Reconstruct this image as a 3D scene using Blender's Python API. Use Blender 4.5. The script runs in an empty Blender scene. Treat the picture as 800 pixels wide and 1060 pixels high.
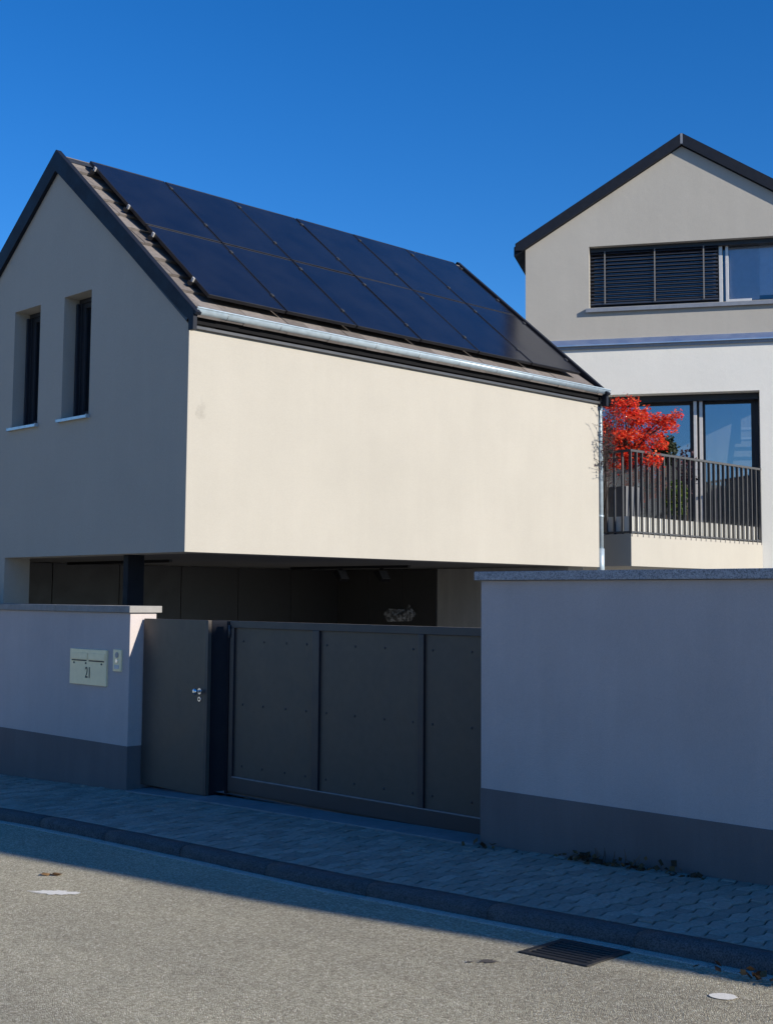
import bpy, bmesh, math, random
from mathutils import Vector, Matrix
from mathutils.geometry import tessellate_polygon

random.seed(7)
R = math.radians
SC = bpy.context.scene
COL = SC.collection

# ------------------------------------------------------------------ materials
def new_mat(name):
    m = bpy.data.materials.new(name)
    m.use_nodes = True
    nt = m.node_tree
    b = nt.nodes["Principled BSDF"]
    return m, nt, b

def nd(nt, kind, **kw):
    n = nt.nodes.new(kind)
    for k, v in kw.items():
        setattr(n, k, v)
    return n

def pos_noise(nt, scale, detail=4.0, rough=0.55, stretch=None):
    g = nd(nt, "ShaderNodeNewGeometry")
    src = g.outputs["Position"]
    if stretch:
        mp = nd(nt, "ShaderNodeMapping")
        mp.inputs["Scale"].default_value = stretch
        nt.links.new(src, mp.inputs["Vector"])
        src = mp.outputs["Vector"]
    t = nd(nt, "ShaderNodeTexNoise")
    t.inputs["Scale"].default_value = scale
    t.inputs["Detail"].default_value = detail
    t.inputs["Roughness"].default_value = rough
    nt.links.new(src, t.inputs["Vector"])
    return t.outputs["Fac"]

def ramp(nt, fac, stops):
    r = nd(nt, "ShaderNodeValToRGB")
    el = r.color_ramp.elements
    while len(el) < len(stops):
        el.new(0.5)
    for e, (p, c) in zip(el, stops):
        e.position = p
        e.color = (c[0], c[1], c[2], 1) if not isinstance(c, float) else (c, c, c, 1)
    nt.links.new(fac, r.inputs["Fac"])
    return r.outputs["Color"]

def mixc(nt, a, b, fac, mode="MIX"):
    m = nd(nt, "ShaderNodeMix", data_type="RGBA", blend_type=mode)
    if isinstance(fac, float):
        m.inputs["Factor"].default_value = fac
    else:
        nt.links.new(fac, m.inputs["Factor"])
    for s, i in ((a, 6), (b, 7)):
        if isinstance(s, (tuple, list)):
            m.inputs[i].default_value = (s[0], s[1], s[2], 1)
        else:
            nt.links.new(s, m.inputs[i])
    return m.outputs[2]

def scale_c(c, k):
    return tuple(min(1.0, v * k) for v in c)

def bump(nt, b, hs, strength=0.4, dist=0.003):
    prev = None
    for h, s, d in hs:
        bp = nd(nt, "ShaderNodeBump")
        bp.inputs["Strength"].default_value = s
        bp.inputs["Distance"].default_value = d
        nt.links.new(h, bp.inputs["Height"])
        if prev is not None:
            nt.links.new(prev, bp.inputs["Normal"])
        prev = bp.outputs["Normal"]
    nt.links.new(prev, b.inputs["Normal"])

def plaster(name, col, var=0.10, grain=0.6, streak=0.06):
    m, nt, b = new_mat(name)
    n1 = pos_noise(nt, 1.1, 5, 0.6)
    n2 = pos_noise(nt, 140, 3, 0.7)
    n3 = pos_noise(nt, 3.0, 5, 0.65, (1.4, 1.4, 0.16))
    c = ramp(nt, n1, [(0.3, scale_c(col, 1 - var)), (0.7, scale_c(col, 1 + var * 0.6))])
    st = ramp(nt, n3, [(0.42, (1 - streak * 1.5,) * 3), (0.62, (1.0, 1.0, 1.0))])
    c = mixc(nt, c, st, 1.0, "MULTIPLY")
    sp = ramp(nt, n2, [(0.35, (0.86, 0.86, 0.86)), (0.65, (1.0, 1.0, 1.0))])
    c = mixc(nt, c, sp, 0.8, "MULTIPLY")
    nt.links.new(c, b.inputs["Base Color"])
    b.inputs["Roughness"].default_value = 0.92
    b.inputs["Specular IOR Level"].default_value = 0.2
    bump(nt, b, [(n2, grain, 0.0035), (pos_noise(nt, 9, 3), 0.15, 0.012)])
    return m

def paint(name, col, rough=0.45, metal=0.0, var=0.06, spec=0.5, nscale=14):
    m, nt, b = new_mat(name)
    n1 = pos_noise(nt, nscale, 4, 0.6)
    c = ramp(nt, n1, [(0.3, scale_c(col, 1 - var)), (0.7, scale_c(col, 1 + var))])
    nt.links.new(c, b.inputs["Base Color"])
    b.inputs["Metallic"].default_value = metal
    b.inputs["Specular IOR Level"].default_value = spec
    rr = ramp(nt, pos_noise(nt, 5, 5, 0.65), [(0.3, float(max(0.02, rough - 0.07))), (0.7, float(min(1.0, rough + 0.08)))])
    nt.links.new(rr, b.inputs["Roughness"])
    bump(nt, b, [(pos_noise(nt, 260, 2), 0.12, 0.0006)])
    return m

def glass(name, tint, refl, rough=0.01):
    m, nt, b = new_mat(name)
    out = nt.nodes["Material Output"]
    nt.nodes.remove(b)
    tr = nd(nt, "ShaderNodeBsdfTransparent")
    tr.inputs["Color"].default_value = (*tint, 1)
    gl = nd(nt, "ShaderNodeBsdfGlossy")
    gl.inputs["Roughness"].default_value = rough
    gl.inputs["Color"].default_value = (0.92, 0.95, 1, 1)
    lw = nd(nt, "ShaderNodeFresnel")
    lw.inputs["IOR"].default_value = 1.5
    ad = nd(nt, "ShaderNodeMath", operation="ADD", use_clamp=True)
    ad.inputs[1].default_value = refl
    nt.links.new(lw.outputs[0], ad.inputs[0])
    mx = nd(nt, "ShaderNodeMixShader")
    nt.links.new(ad.outputs[0], mx.inputs[0])
    nt.links.new(tr.outputs[0], mx.inputs[1])
    nt.links.new(gl.outputs[0], mx.inputs[2])
    bp = nd(nt, "ShaderNodeBump")
    bp.inputs["Strength"].default_value = 0.03
    bp.inputs["Distance"].default_value = 0.02
    nt.links.new(pos_noise(nt, 1.3, 2), bp.inputs["Height"])
    nt.links.new(bp.outputs[0], gl.inputs["Normal"])
    nt.links.new(mx.outputs[0], out.inputs["Surface"])
    return m

M = {}
M["cream"] = plaster("cream_plaster", (0.425, 0.399, 0.345), 0.04, 0.6, 0.012)
M["wall"] = plaster("street_wall_plaster", (0.54, 0.485, 0.465), 0.08, 0.9, 0.03)
M["plinth"] = plaster("plinth_paint", (0.185, 0.163, 0.158), 0.10, 0.7, 0.05)
M["greige"] = plaster("greige_plaster", (0.45, 0.425, 0.375), 0.04, 0.35, 0.015)
M["white"] = plaster("white_plaster", (0.80, 0.785, 0.715), 0.03, 0.35, 0.01)
M["inner"] = plaster("carport_plaster", (0.50, 0.47, 0.42), 0.1, 0.5, 0.1)
M["soffit"] = plaster("soffit_board", (0.14, 0.135, 0.13), 0.1, 0.2, 0.02)
M["neigh"] = plaster("neighbour_plaster", (0.44, 0.40, 0.33), 0.08, 0.5, 0.08)
M["anth"] = paint("anthracite_coat", (0.022, 0.025, 0.031), 0.5, 0.0, 0.1)
M["rake"] = paint("anthracite_sheet", (0.011, 0.014, 0.022), 0.55, 0.0, 0.15, 0.2)
M["fascia_shade"] = paint("fascia_shadow_black", (0.010, 0.010, 0.011), 0.8, 0.0, 0.1, 0.08)  # fascia black, deepened to carry the gutter's shadow
M["gate"] = paint("gate_panel", (0.088, 0.075, 0.063), 0.38, 0.0, 0.06, 0.25)
M["gateframe"] = paint("gate_frame_coat", (0.018, 0.020, 0.028), 0.42, 0.0, 0.08)
M["darkpanel"] = paint("carport_panel", (0.050, 0.047, 0.044), 0.45, 0.0, 0.05)
M["zinc"] = paint("zinc_sheet", (0.44, 0.53, 0.58), 0.36, 0.4, 0.12)
M["grey_metal"] = paint("grey_sheet", (0.26, 0.27, 0.29), 0.4, 0.3, 0.1)
M["silver"] = paint("anodised_aluminium", (0.62, 0.60, 0.57), 0.4, 0.35, 0.06)
M["steel"] = paint("pale_steel", (0.95, 0.79, 0.47), 0.35, 0.0, 0.05)
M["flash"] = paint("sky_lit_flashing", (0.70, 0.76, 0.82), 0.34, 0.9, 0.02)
M["post"] = paint("dark_post_coat", (0.008, 0.010, 0.016), 0.6, 0.0, 0.1, 0.15)
M["bright"] = paint("polished_steel", (0.8, 0.8, 0.8), 0.18, 1.0, 0.03)
M["black"] = paint("black_metal", (0.012, 0.012, 0.014), 0.4, 0.0, 0.1)
M["rail"] = paint("railing_coat", (0.065, 0.067, 0.07), 0.42, 0.1, 0.1)
M["pale"] = paint("pale_sheet", (0.55, 0.55, 0.54), 0.45, 0.0, 0.05)
M["slat"] = paint("blind_slat", (0.040, 0.046, 0.064), 0.4, 0.2, 0.1)
M["cord"] = paint("blind_cord", (0.17, 0.165, 0.16), 0.7, 0.0, 0.05)
M["curtain"] = paint("curtain_cloth", (0.62, 0.62, 0.64), 0.9, 0.0, 0.06)
M["curb_drain"] = paint("cast_iron", (0.030, 0.029, 0.028), 0.6, 0.3, 0.3, 0.5, 40)
M["shade"] = paint("shade_cloth", (0.80, 0.81, 0.83), 0.9, 0.0, 0.05)
M["planter"] = paint("grey_planter", (0.13, 0.135, 0.145), 0.6, 0.0, 0.08)
M["clear_film"] = paint("clear_film", (0.50, 0.50, 0.50), 0.3, 0.0, 0.1)
def m_film():
    m, nt, b = new_mat("crumpled_film")
    b.inputs["Base Color"].default_value = (0.6, 0.6, 0.6, 1)
    b.inputs["Roughness"].default_value = 0.25
    a = ramp(nt, pos_noise(nt, 17, 4, 0.7), [(0.42, 0.10), (0.62, 0.75)])
    nt.links.new(a, b.inputs["Alpha"])
    return m
M["clear_film"] = m_film()
def m_smudge():
    m, nt, b = new_mat("wall_smudge")
    b.inputs["Base Color"].default_value = (0.12, 0.11, 0.10, 1)
    b.inputs["Roughness"].default_value = 0.95
    a = ramp(nt, pos_noise(nt, 7, 4, 0.6), [(0.45, 0.0), (0.9, 0.22)])
    nt.links.new(a, b.inputs["Alpha"])
    return m
M["smudge"] = m_smudge()
M["ink"] = paint("dark_ink", (0.03, 0.03, 0.032), 0.6, 0.0, 0.05)
M["glass"] = glass("window_glass", (0.55, 0.6, 0.66), 0.24)
M["clearglass"] = glass("clear_window_glass", (0.90, 0.92, 0.95), 0.04)
M["darkglass"] = glass("dark_window_glass", (0.35, 0.38, 0.42), 0.10)

def m_panel():
    m, nt, b = new_mat("solar_glass")
    n = pos_noise(nt, 2.2, 3, 0.5)
    c = ramp(nt, n, [(0.3, (0.006, 0.008, 0.017)), (0.7, (0.011, 0.013, 0.022))])
    nt.links.new(c, b.inputs["Base Color"])
    rr = ramp(nt, pos_noise(nt, 1.6, 5, 0.7), [(0.35, 0.10), (0.7, 0.17)])
    nt.links.new(rr, b.inputs["Roughness"])
    b.inputs["IOR"].default_value = 1.42
    return m
M["solar"] = m_panel()

def m_stone(name, c0, c1, scale, bumps, rough=0.9, speck=None):
    m, nt, b = new_mat(name)
    n = pos_noise(nt, scale, 8, 0.7)
    c = ramp(nt, n, [(0.3, c0), (0.7, c1)])
    if speck:
        sp = ramp(nt, pos_noise(nt, speck, 2, 0.6), [(0.35, (0.45, 0.45, 0.45)), (0.5, (0.95, 0.95, 0.95)), (0.7, (1.35, 1.33, 1.3))])
        c = mixc(nt, c, sp, 1.0, "MULTIPLY")
    nt.links.new(c, b.inputs["Base Color"])
    b.inputs["Roughness"].default_value = rough
    b.inputs["Specular IOR Level"].default_value = 0.3
    bump(nt, b, [(pos_noise(nt, s, 3, 0.6), st, d) for s, st, d in bumps])
    return m
M["coping"] = m_stone("granite_coping", (0.26, 0.27, 0.29), (0.44, 0.44, 0.45), 24, [(90, 0.4, 0.002)], 0.7, 130)
M["coping_pale"] = m_stone("concrete_coping", (0.23, 0.22, 0.205), (0.32, 0.305, 0.285), 9, [(90, 0.3, 0.002)], 0.85)
M["kerb"] = m_stone("kerb_stone", (0.075, 0.075, 0.077), (0.125, 0.125, 0.125), 11, [(38, 0.6, 0.008), (160, 0.5, 0.003)], 0.9, 120)
M["gutterstone"] = m_stone("gutter_stone", (0.34, 0.325, 0.28), (0.48, 0.455, 0.40), 9, [(120, 0.5, 0.003)], 0.9, 150)
M["concrete"] = m_stone("threshold_concrete", (0.19, 0.19, 0.19), (0.27, 0.27, 0.268), 6, [(120, 0.25, 0.002)], 0.85)
M["sand"] = m_stone("joint_sand", (0.045, 0.043, 0.04), (0.09, 0.085, 0.08), 30, [(200, 0.6, 0.004)], 0.95)
M["soil"] = m_stone("bounce_pale_ground", (0.36, 0.33, 0.27), (0.52, 0.48, 0.40), 0.4, [(14, 0.4, 0.03)], 0.95)  # ground kept pale to bounce light onto the shaded walls
M["paintmark"] = m_stone("worn_road_paint", (0.70, 0.66, 0.56), (0.88, 0.84, 0.74), 60, [(220, 0.6, 0.003)], 0.85)
M["stain"] = m_stone("tar_stain", (0.07, 0.06, 0.052), (0.12, 0.105, 0.09), 60, [(220, 0.6, 0.003)], 0.8)

def m_asphalt():
    m, nt, b = new_mat("old_asphalt")
    g = nd(nt, "ShaderNodeNewGeometry")
    vo = nd(nt, "ShaderNodeTexVoronoi")
    vo.inputs["Scale"].default_value = 98
    nt.links.new(g.outputs["Position"], vo.inputs["Vector"])
    vb = nd(nt, "ShaderNodeTexVoronoi", feature="DISTANCE_TO_EDGE")
    vb.inputs["Scale"].default_value = 98
    nt.links.new(g.outputs["Position"], vb.inputs["Vector"])
    sep = nd(nt, "ShaderNodeSeparateColor")
    nt.links.new(vo.outputs["Color"], sep.inputs[0])
    agg = ramp(nt, sep.outputs[0], [(0.0, (0.34, 0.297, 0.21)), (0.45, (0.515, 0.468, 0.335)), (0.85, (0.61, 0.56, 0.41)), (1.0, (0.78, 0.72, 0.56))])
    edge = ramp(nt, vb.outputs["Distance"], [(0.0, (0.5, 0.48, 0.45)), (0.14, (1, 1, 1))])
    c = mixc(nt, agg, edge, 0.9, "MULTIPLY")
    big = ramp(nt, pos_noise(nt, 0.55, 5, 0.6), [(0.3, (0.86, 0.86, 0.87)), (0.7, (1.06, 1.05, 1.03))])
    c = mixc(nt, c, big, 1.0, "MULTIPLY")
    band = ramp(nt, pos_noise(nt, 1.0, 5, 0.6, (0.10, 1.1, 1.0)), [(0.32, (0.84, 0.84, 0.85)), (0.6, (1.04, 1.04, 1.03))])
    c = mixc(nt, c, band, 1.0, "MULTIPLY")
    spots = ramp(nt, pos_noise(nt, 3.1, 3, 0.5), [(0.70, (1, 1, 1)), (0.78, (0.72, 0.71, 0.70))])
    c = mixc(nt, c, spots, 0.8, "MULTIPLY")
    fine = ramp(nt, pos_noise(nt, 22, 4, 0.7), [(0.3, (0.8, 0.8, 0.8)), (0.7, (1.12, 1.12, 1.12))])
    c = mixc(nt, c, fine, 0.8, "MULTIPLY")
    nt.links.new(c, b.inputs["Base Color"])
    b.inputs["Roughness"].default_value = 0.88
    b.inputs["Specular IOR Level"].default_value = 0.3
    bump(nt, b, [(vb.outputs["Distance"], 0.8, 0.012), (pos_noise(nt, 30, 4, 0.7), 0.4, 0.008)])
    return m
M["asphalt"] = m_asphalt()

def m_island(name, stops, rough=0.85, bumps=None, trans=0.0, noise=None):
    m, nt, b = new_mat(name)
    g = nd(nt, "ShaderNodeNewGeometry")
    c = ramp(nt, g.outputs["Random Per Island"], stops)
    if noise:
        s = ramp(nt, pos_noise(nt, noise, 4, 0.7), [(0.3, (0.72, 0.72, 0.72)), (0.7, (1.12, 1.12, 1.12))])
        c = mixc(nt, c, s, 1.0, "MULTIPLY")
    nt.links.new(c, b.inputs["Base Color"])
    b.inputs["Roughness"].default_value = rough
    b.inputs["Specular IOR Level"].default_value = 0.3
    if bumps:
        bump(nt, b, [(pos_noise(nt, s, 3, 0.6), st, d) for s, st, d in bumps])
    if trans:
        out = nt.nodes["Material Output"]
        tl = nd(nt, "ShaderNodeBsdfTranslucent")
        nt.links.new(c, tl.inputs["Color"])
        mx = nd(nt, "ShaderNodeMixShader")
        mx.inputs[0].default_value = trans
        nt.links.new(b.outputs[0], mx.inputs[1])
        nt.links.new(tl.outputs[0], mx.inputs[2])
        nt.links.new(mx.outputs[0], out.inputs["Surface"])
    return m
M["paver"] = m_island("paving_stone", [(0.0, (0.29, 0.250, 0.205)), (0.5, (0.355, 0.308, 0.25)), (1.0, (0.42, 0.365, 0.30))], 0.9, [(150, 0.7, 0.004), (25, 0.3, 0.008)], 0, 45)
M["tile"] = m_island("roof_tile", [(0.0, (0.135, 0.118, 0.108)), (0.5, (0.18, 0.158, 0.145)), (1.0, (0.225, 0.20, 0.185))], 0.8, [(120, 0.3, 0.003)], 0, 20)
M["redleaf"] = m_island("red_maple_leaf", [(0.0, (0.58, 0.022, 0.018)), (0.35, (0.80, 0.045, 0.024)), (0.7, (0.88, 0.105, 0.04)), (1.0, (0.90, 0.24, 0.09))], 0.6, None, 0.45)
M["darkleaf"] = m_island("dark_leaf", [(0.0, (0.035, 0.02, 0.03)), (1.0, (0.10, 0.05, 0.06))], 0.7, None, 0.2)
M["greenleaf"] = m_island("green_leaf", [(0.0, (0.03, 0.07, 0.012)), (0.5, (0.08, 0.14, 0.02)), (1.0, (0.20, 0.24, 0.03))], 0.6, None, 0.3)
M["evergreen"] = m_island("evergreen_leaf", [(0.0, (0.012, 0.02, 0.010)), (1.0, (0.035, 0.05, 0.022))], 0.7, None, 0.1)
M["dryleaf"] = m_island("dry_leaf", [(0.0, (0.05, 0.03, 0.02)), (0.6, (0.13, 0.075, 0.035)), (1.0, (0.26, 0.15, 0.06))], 0.85, None, 0.15)
M["bark"] = m_stone("bark", (0.05, 0.04, 0.034), (0.11, 0.09, 0.075), 30, [(80, 0.6, 0.004)], 0.9)

# ------------------------------------------------------------------ mesh helpers
class MB:
    def __init__(self):
        self.bm = bmesh.new()
    def box(self, x0, x1, y0, y1, z0, z1, mi=0):
        v = [self.bm.verts.new(p) for p in ((x0, y0, z0), (x1, y0, z0), (x1, y1, z0), (x0, y1, z0), (x0, y0, z1), (x1, y0, z1), (x1, y1, z1), (x0, y1, z1))]
        for f in ((3, 2, 1, 0), (4, 5, 6, 7), (0, 1, 5, 4), (1, 2, 6, 5), (2, 3, 7, 6), (3, 0, 4, 7)):
            self.bm.faces.new([v[i] for i in f]).material_index = mi
        return v
    def obox(self, c, half, rot, mi=0):
        v = self.box(-half[0], half[0], -half[1], half[1], -half[2], half[2], mi)
        for w in v:
            w.co = rot @ w.co + Vector(c)
        return v
    def slab(self, outer, holes, fn, d0, d1, mi=0):
        """outer/holes in 2-D; fn(a, b, d) -> 3-D; extruded from d0 to d1"""
        loops = [outer] + list(holes)
        flat = [p for l in loops for p in l]
        tris = tessellate_polygon([[Vector((p[0], p[1], 0)) for p in l] for l in loops])
        A = [self.bm.verts.new(fn(p[0], p[1], d0)) for p in flat]
        B = [self.bm.verts.new(fn(p[0], p[1], d1)) for p in flat]
        for t in tris:
            for S in (A, B):
                try:
                    self.bm.faces.new([S[i] for i in t]).material_index = mi
                except ValueError:
                    pass
        k = 0
        for l in loops:
            n = len(l)
            for i in range(n):
                j = (i + 1) % n
                self.bm.faces.new((A[k + i], A[k + j], B[k + j], B[k + i])).material_index = mi
            k += n
    def tube(self, path, radii, n=8, mi=0, cap=True):
        path = [Vector(p) for p in path]
        if not isinstance(radii, (list, tuple)):
            radii = [radii] * len(path)
        rings = []
        for i, p in enumerate(path):
            d = (path[min(i + 1, len(path) - 1)] - path[max(i - 1, 0)]).normalized()
            a = Vector((0, 0, 1)) if abs(d.z) < 0.9 else Vector((1, 0, 0))
            s = d.cross(a).normalized()
            t = s.cross(d).normalized()
            rings.append([self.bm.verts.new(p + (s * math.cos(2 * math.pi * k / n) + t * math.sin(2 * math.pi * k / n)) * radii[i]) for k in range(n)])
        for r0, r1 in zip(rings, rings[1:]):
            for k in range(n):
                f = self.bm.faces.new((r0[k], r0[(k + 1) % n], r1[(k + 1) % n], r1[k]))
                f.smooth = True
                f.material_index = mi
        if cap:
            for r in (rings[0], rings[-1]):
                self.bm.faces.new(r).material_index = mi
    def quad(self, pts, mi=0):
        f = self.bm.faces.new([self.bm.verts.new(p) for p in pts])
        f.material_index = mi
        return f
    def build(self, name, mats, parent=None, origin=(0, 0, 0), bevel=0.0, seg=2, normals=True):
        bm = self.bm
        if normals:
            bmesh.ops.recalc_face_normals(bm, faces=bm.faces[:])
        if bevel:
            es = [e for e in bm.edges if len(e.link_faces) == 2 and e.calc_face_angle(0) > 0.6]
            bmesh.ops.bevel(bm, geom=es, offset=bevel, segments=seg, affect="EDGES", profile=0.6, clamp_overlap=True)
        if parent is None and tuple(origin) == (0, 0, 0):
            pass
        bmesh.ops.translate(bm, verts=bm.verts[:], vec=-Vector(origin))
        me = bpy.data.meshes.new(name)
        bm.to_mesh(me)
        bm.free()
        if not isinstance(mats, (list, tuple)):
            mats = [mats]
        for m in mats:
            me.materials.append(m)
        o = bpy.data.objects.new(name, me)
        COL.objects.link(o)
        if parent is not None:
            o.parent = parent
        else:
            o.location = origin
        return o

def tag(o, label=None, cat=None, group=None, kind=None):
    if label: o["label"] = label
    if cat: o["category"] = cat
    if group: o["group"] = group
    if kind: o["kind"] = kind
    return o

def thing(name, loc, label, cat, group=None, rz=0.0):
    o = bpy.data.objects.new(name, None)
    o.empty_display_size = 0.2
    COL.objects.link(o)
    o.location = loc
    o.rotation_euler = (0, 0, rz)
    return tag(o, label, cat, group)

def copy_tree(o, parent=None):
    c = o.copy()
    COL.objects.link(c)
    if parent is not None:
        c.parent = parent
    for ch in list(o.children):
        copy_tree(ch, c)
    return c

XZ = lambda a, b, d: (a, d, b)
YZ = lambda a, b, d: (d, a, b)
XY = lambda a, b, d: (a, b, d)

GP = [(-60, -1.4), (-40, -1.0), (-20, -0.45), (-13.6, -0.27), (-11, -0.17), (-9.8, -0.125), (-8, -0.085), (-6.4, -0.055), (-4, 0.03), (0, 0.15), (20, 0.6), (60, 1.2)]
def gz(x):
    if x <= GP[0][0]: return GP[0][1]
    for (a, za), (b, zb) in zip(GP, GP[1:]):
        if x <= b:
            return za + (zb - za) * (x - a) / (b - a)
    return GP[-1][1]

def frange(a, b, st):
    n = max(1, int(round((b - a) / st)))
    return [a + (b - a) * i / n for i in range(n + 1)]

def sheet(name, xs, ys, zf, mat):
    mb = MB()
    g = [[mb.bm.verts.new((x, y, zf(x, y))) for y in ys] for x in xs]
    for i in range(len(xs) - 1):
        for j in range(len(ys) - 1):
            mb.bm.faces.new((g[i][j], g[i + 1][j], g[i + 1][j + 1], g[i][j + 1]))
    o = mb.build(name, mat)
    return tag(o, kind="structure")

# ------------------------------------------------------------------ setting
YW = 7.331          # street face of the walls
KB = 5.79           # road side of the kerb
sheet("ground", [-600, -200, -60] + frange(-40, 20, 2) + [60, 200, 600], [-600, -200, -60, -12, 0, 12, 30, 60, 200, 600],
      lambda x, y: gz(x) - 0.30, M["soil"])
sheet("road", [-60] + frange(-30, 20, 0.5) + [60], [-3.0, -1, 1, 3, 4.5, KB - 0.075],
      lambda x, y: gz(x) - 0.10 - 0.0036 * abs(y - 5.6), M["asphalt"])
def far_pave(x, y): return gz(x) - 0.02
sheet("far_pavement", [-60] + frange(-30, 20, 2) + [60], [-5.0, -3.15], far_pave, M["concrete"])
mb = MB()
xs = frange(-30, 20, 1)
for a, b in zip(xs, xs[1:]):
    v = mb.box(a + .004, b - .004, -3.15, -3.0, -0.3, 0)
    for w in v: w.co.z += gz(w.co.x) - 0.02
tag(mb.build("far_kerb", M["kerb"]), kind="structure")

# gutter strip of thin stones along the kerb
mb = MB()
for a in frange(-24, 8, 0.5)[:-1]:
    v = mb.box(a + .003, a + .497, KB - 0.078, KB - 0.002, -0.14, 0.0)
    dz = random.uniform(-.002, .002)
    for w in v: w.co.z += gz(w.co.x) - 0.094 + dz
tag(mb.build("gutter_strip", M["gutterstone"], bevel=0.004, seg=1), kind="structure")

# kerb stones
mb = MB()
x = -24.0
while x < 8:
    L = 1.0 + random.uniform(-.02, .02)
    off = random.uniform(-.003, .003)
    prof = [(KB + off, -0.16), (KB + .004 + off, -0.03), (KB + .016 + off, -0.006), (KB + .036 + off, 0.006), (KB + .065 + off, 0.010), (KB + .15, 0.006), (KB + .15, -0.16)]
    n = 6
    rings = []
    for k in range(n + 1):
        xx = x + .002 + (L - .004) * k / n
        e = 0.003 if k in (0, n) else 0
        rings.append([mb.bm.verts.new((xx, py + (e if py < KB + .06 else 0) + random.uniform(-.002, .002), pz + gz(xx) - 0.028 - e + random.uniform(-.0015, .0015))) for py, pz in prof])
    for r0, r1 in zip(rings, rings[1:]):
        for q in range(len(prof) - 1):
            f = mb.bm.faces.new((r0[q], r1[q], r1[q + 1], r0[q + 1])); f.smooth = True
    mb.bm.faces.new(rings[0]); mb.bm.faces.new(rings[-1][::-1])
    x += L
tag(mb.build("kerb", M["kerb"]), kind="structure")

# pavement: sand bed and interlocking stones
PY0, PY1 = KB + 0.155, 7.62
def pz(x, y): return gz(x) - 0.022 + 0.014 * (y - PY0) / 1.8
sheet("pavement_bed", frange(-30, 8, 0.5), [PY0 - .02, 6.5, 7.66], lambda x, y: pz(x, y) - 0.012, M["sand"])
mb = MB()
cw, sl, amp, gap = 0.110, 0.205, 0.017, 0.0050
i = 0
x = -19.0
while x < 1.2:
    y = PY0 + (0 if i % 2 == 0 else -sl / 2)
    while y < PY1 + 0.1:
        y0, y1 = max(y, PY0) + gap, y + sl - gap
        if y1 - y0 > 0.05:
            ys = [y0, y + sl * .25, y + sl * .5, y + sl * .75, y1]
            ph = 0 if i % 2 == 0 else 2
            za = [0, 1, 0, -1, 0]
            def zz(yy):
                t = ((yy - PY0) / sl * 4) % 4
                return amp * (t if t < 1 else 2 - t if t < 3 else t - 4)
            ys = [yy for yy in ys if y0 <= yy <= y1]
            ring = [(x + gap + zz(yy), yy) for yy in ys] + [(x + cw - gap + zz(yy), yy) for yy in reversed(ys)]
            cx = sum(p[0] for p in ring) / len(ring); cy = sum(p[1] for p in ring) / len(ring)
            dz = random.uniform(-.0035, .0035); tx = random.uniform(-.02, .02); ty = random.uniform(-.02, .02)
            def P(p, k, h):
                q = (cx + (p[0] - cx) * k, cy + (p[1] - cy) * (1 - (1 - k) * .5))
                return (q[0], q[1], pz(q[0], q[1]) + h + dz + tx * (q[0] - cx) + ty * (q[1] - cy))
            top = [mb.bm.verts.new(P(p, .88, 0)) for p in ring]
            mid = [mb.bm.verts.new(P(p, 1, -.004)) for p in ring]
            bot = [mb.bm.verts.new(P(p, 1, -.02)) for p in ring]
            mb.bm.faces.new(top)
            for r0, r1 in ((top, mid), (mid, bot)):
                for q in range(len(ring)):
                    w = (q + 1) % len(ring)
                    mb.bm.faces.new((r0[q], r0[w], r1[w], r1[q]))
        y += sl
    x += cw
    i += 1
tag(mb.build("pavement", M["paver"]), kind="structure")
# smooth concrete strip at the foot of the gates
mb = MB()
xs = frange(-11.0, -6.41, 0.46)
for a, b in zip(xs, xs[1:]):
    v = mb.box(a + .002, b - .002, 7.27, 7.60, -0.05, 0)
    for w in v: w.co.z += pz(w.co.x, w.co.y) + 0.012
tag(mb.build("driveway_threshold", M["concrete"], bevel=0.004, seg=1), kind="structure")
sheet("driveway", frange(-17, 6, 1), [7.60, 10, 15, 22, 28], lambda x, y: -0.10, M["concrete"])

# ------------------------------------------------------------------ garage house
YH, XC, XA, XL = 7.731, -10.716, -13.40, -16.10
YE = 14.80
ZA = 7.04              # ridge height of the rake board top (above XA)
SR = 0.839             # right slope
SL = 0.78              # left slope
def roof_top(x):
    return ZA - SR * (x - XA) if x > XA else ZA - SL * (XA - x)
H0 = (XC, YH, -0.17)
house = thing("garage_house", H0, "cream rendered garage house with steep roof, raised over the open carport behind the gates", "house")
wz = lambda x: roof_top(x) - 0.20
wins = [(-14.345, -13.73, 3.775, 5.225), (-13.19, -12.60, 3.775, 5.225)]
mb = MB()
front = [(XC, 2.2), (XC, wz(XC) - 0.05), (XA, wz(XA)), (XL, wz(XL)), (XL, -0.45), (-14.41, -0.45), (-14.41, 2.2)]
mb.slab(front, [[(a, c), (b, c), (b, d), (a, d)] for a, b, c, d in wins], XZ, YH, YH + 0.34)
mb.box(XC - .34, XC, YH + 0.34, YE - .3, 2.2, wz(XC) - 0.05)
mb.box(XL, XL + .34, YH + .34, YE - .3, -0.45, wz(XL) - 0.05)
mb.slab([(XC, 2.2), (XC, wz(XC) - 0.05), (XA, wz(XA)), (XL, wz(XL)), (XL, -0.45), (-13.5, -0.45), (-11.0, -0.45), (-11.0, 2.2)], [], XZ, YE - .3, YE)
wall = mb.build("wall", M["cream"], house, H0)
mb = MB()
q = random.Random(21)
vs = []
for k in range(22):
    a = 2 * math.pi * k / 22; r = 1 + q.uniform(-.3, .3)
    vs.append(mb.bm.verts.new((XC + .002, YH + .16 + .07 * r * math.cos(a), 3.66 + .11 * r * math.sin(a) + .3 * .07 * math.cos(a))))
mb.bm.faces.new(vs)
mb.build("smudge", M["smudge"], wall, H0)
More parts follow.
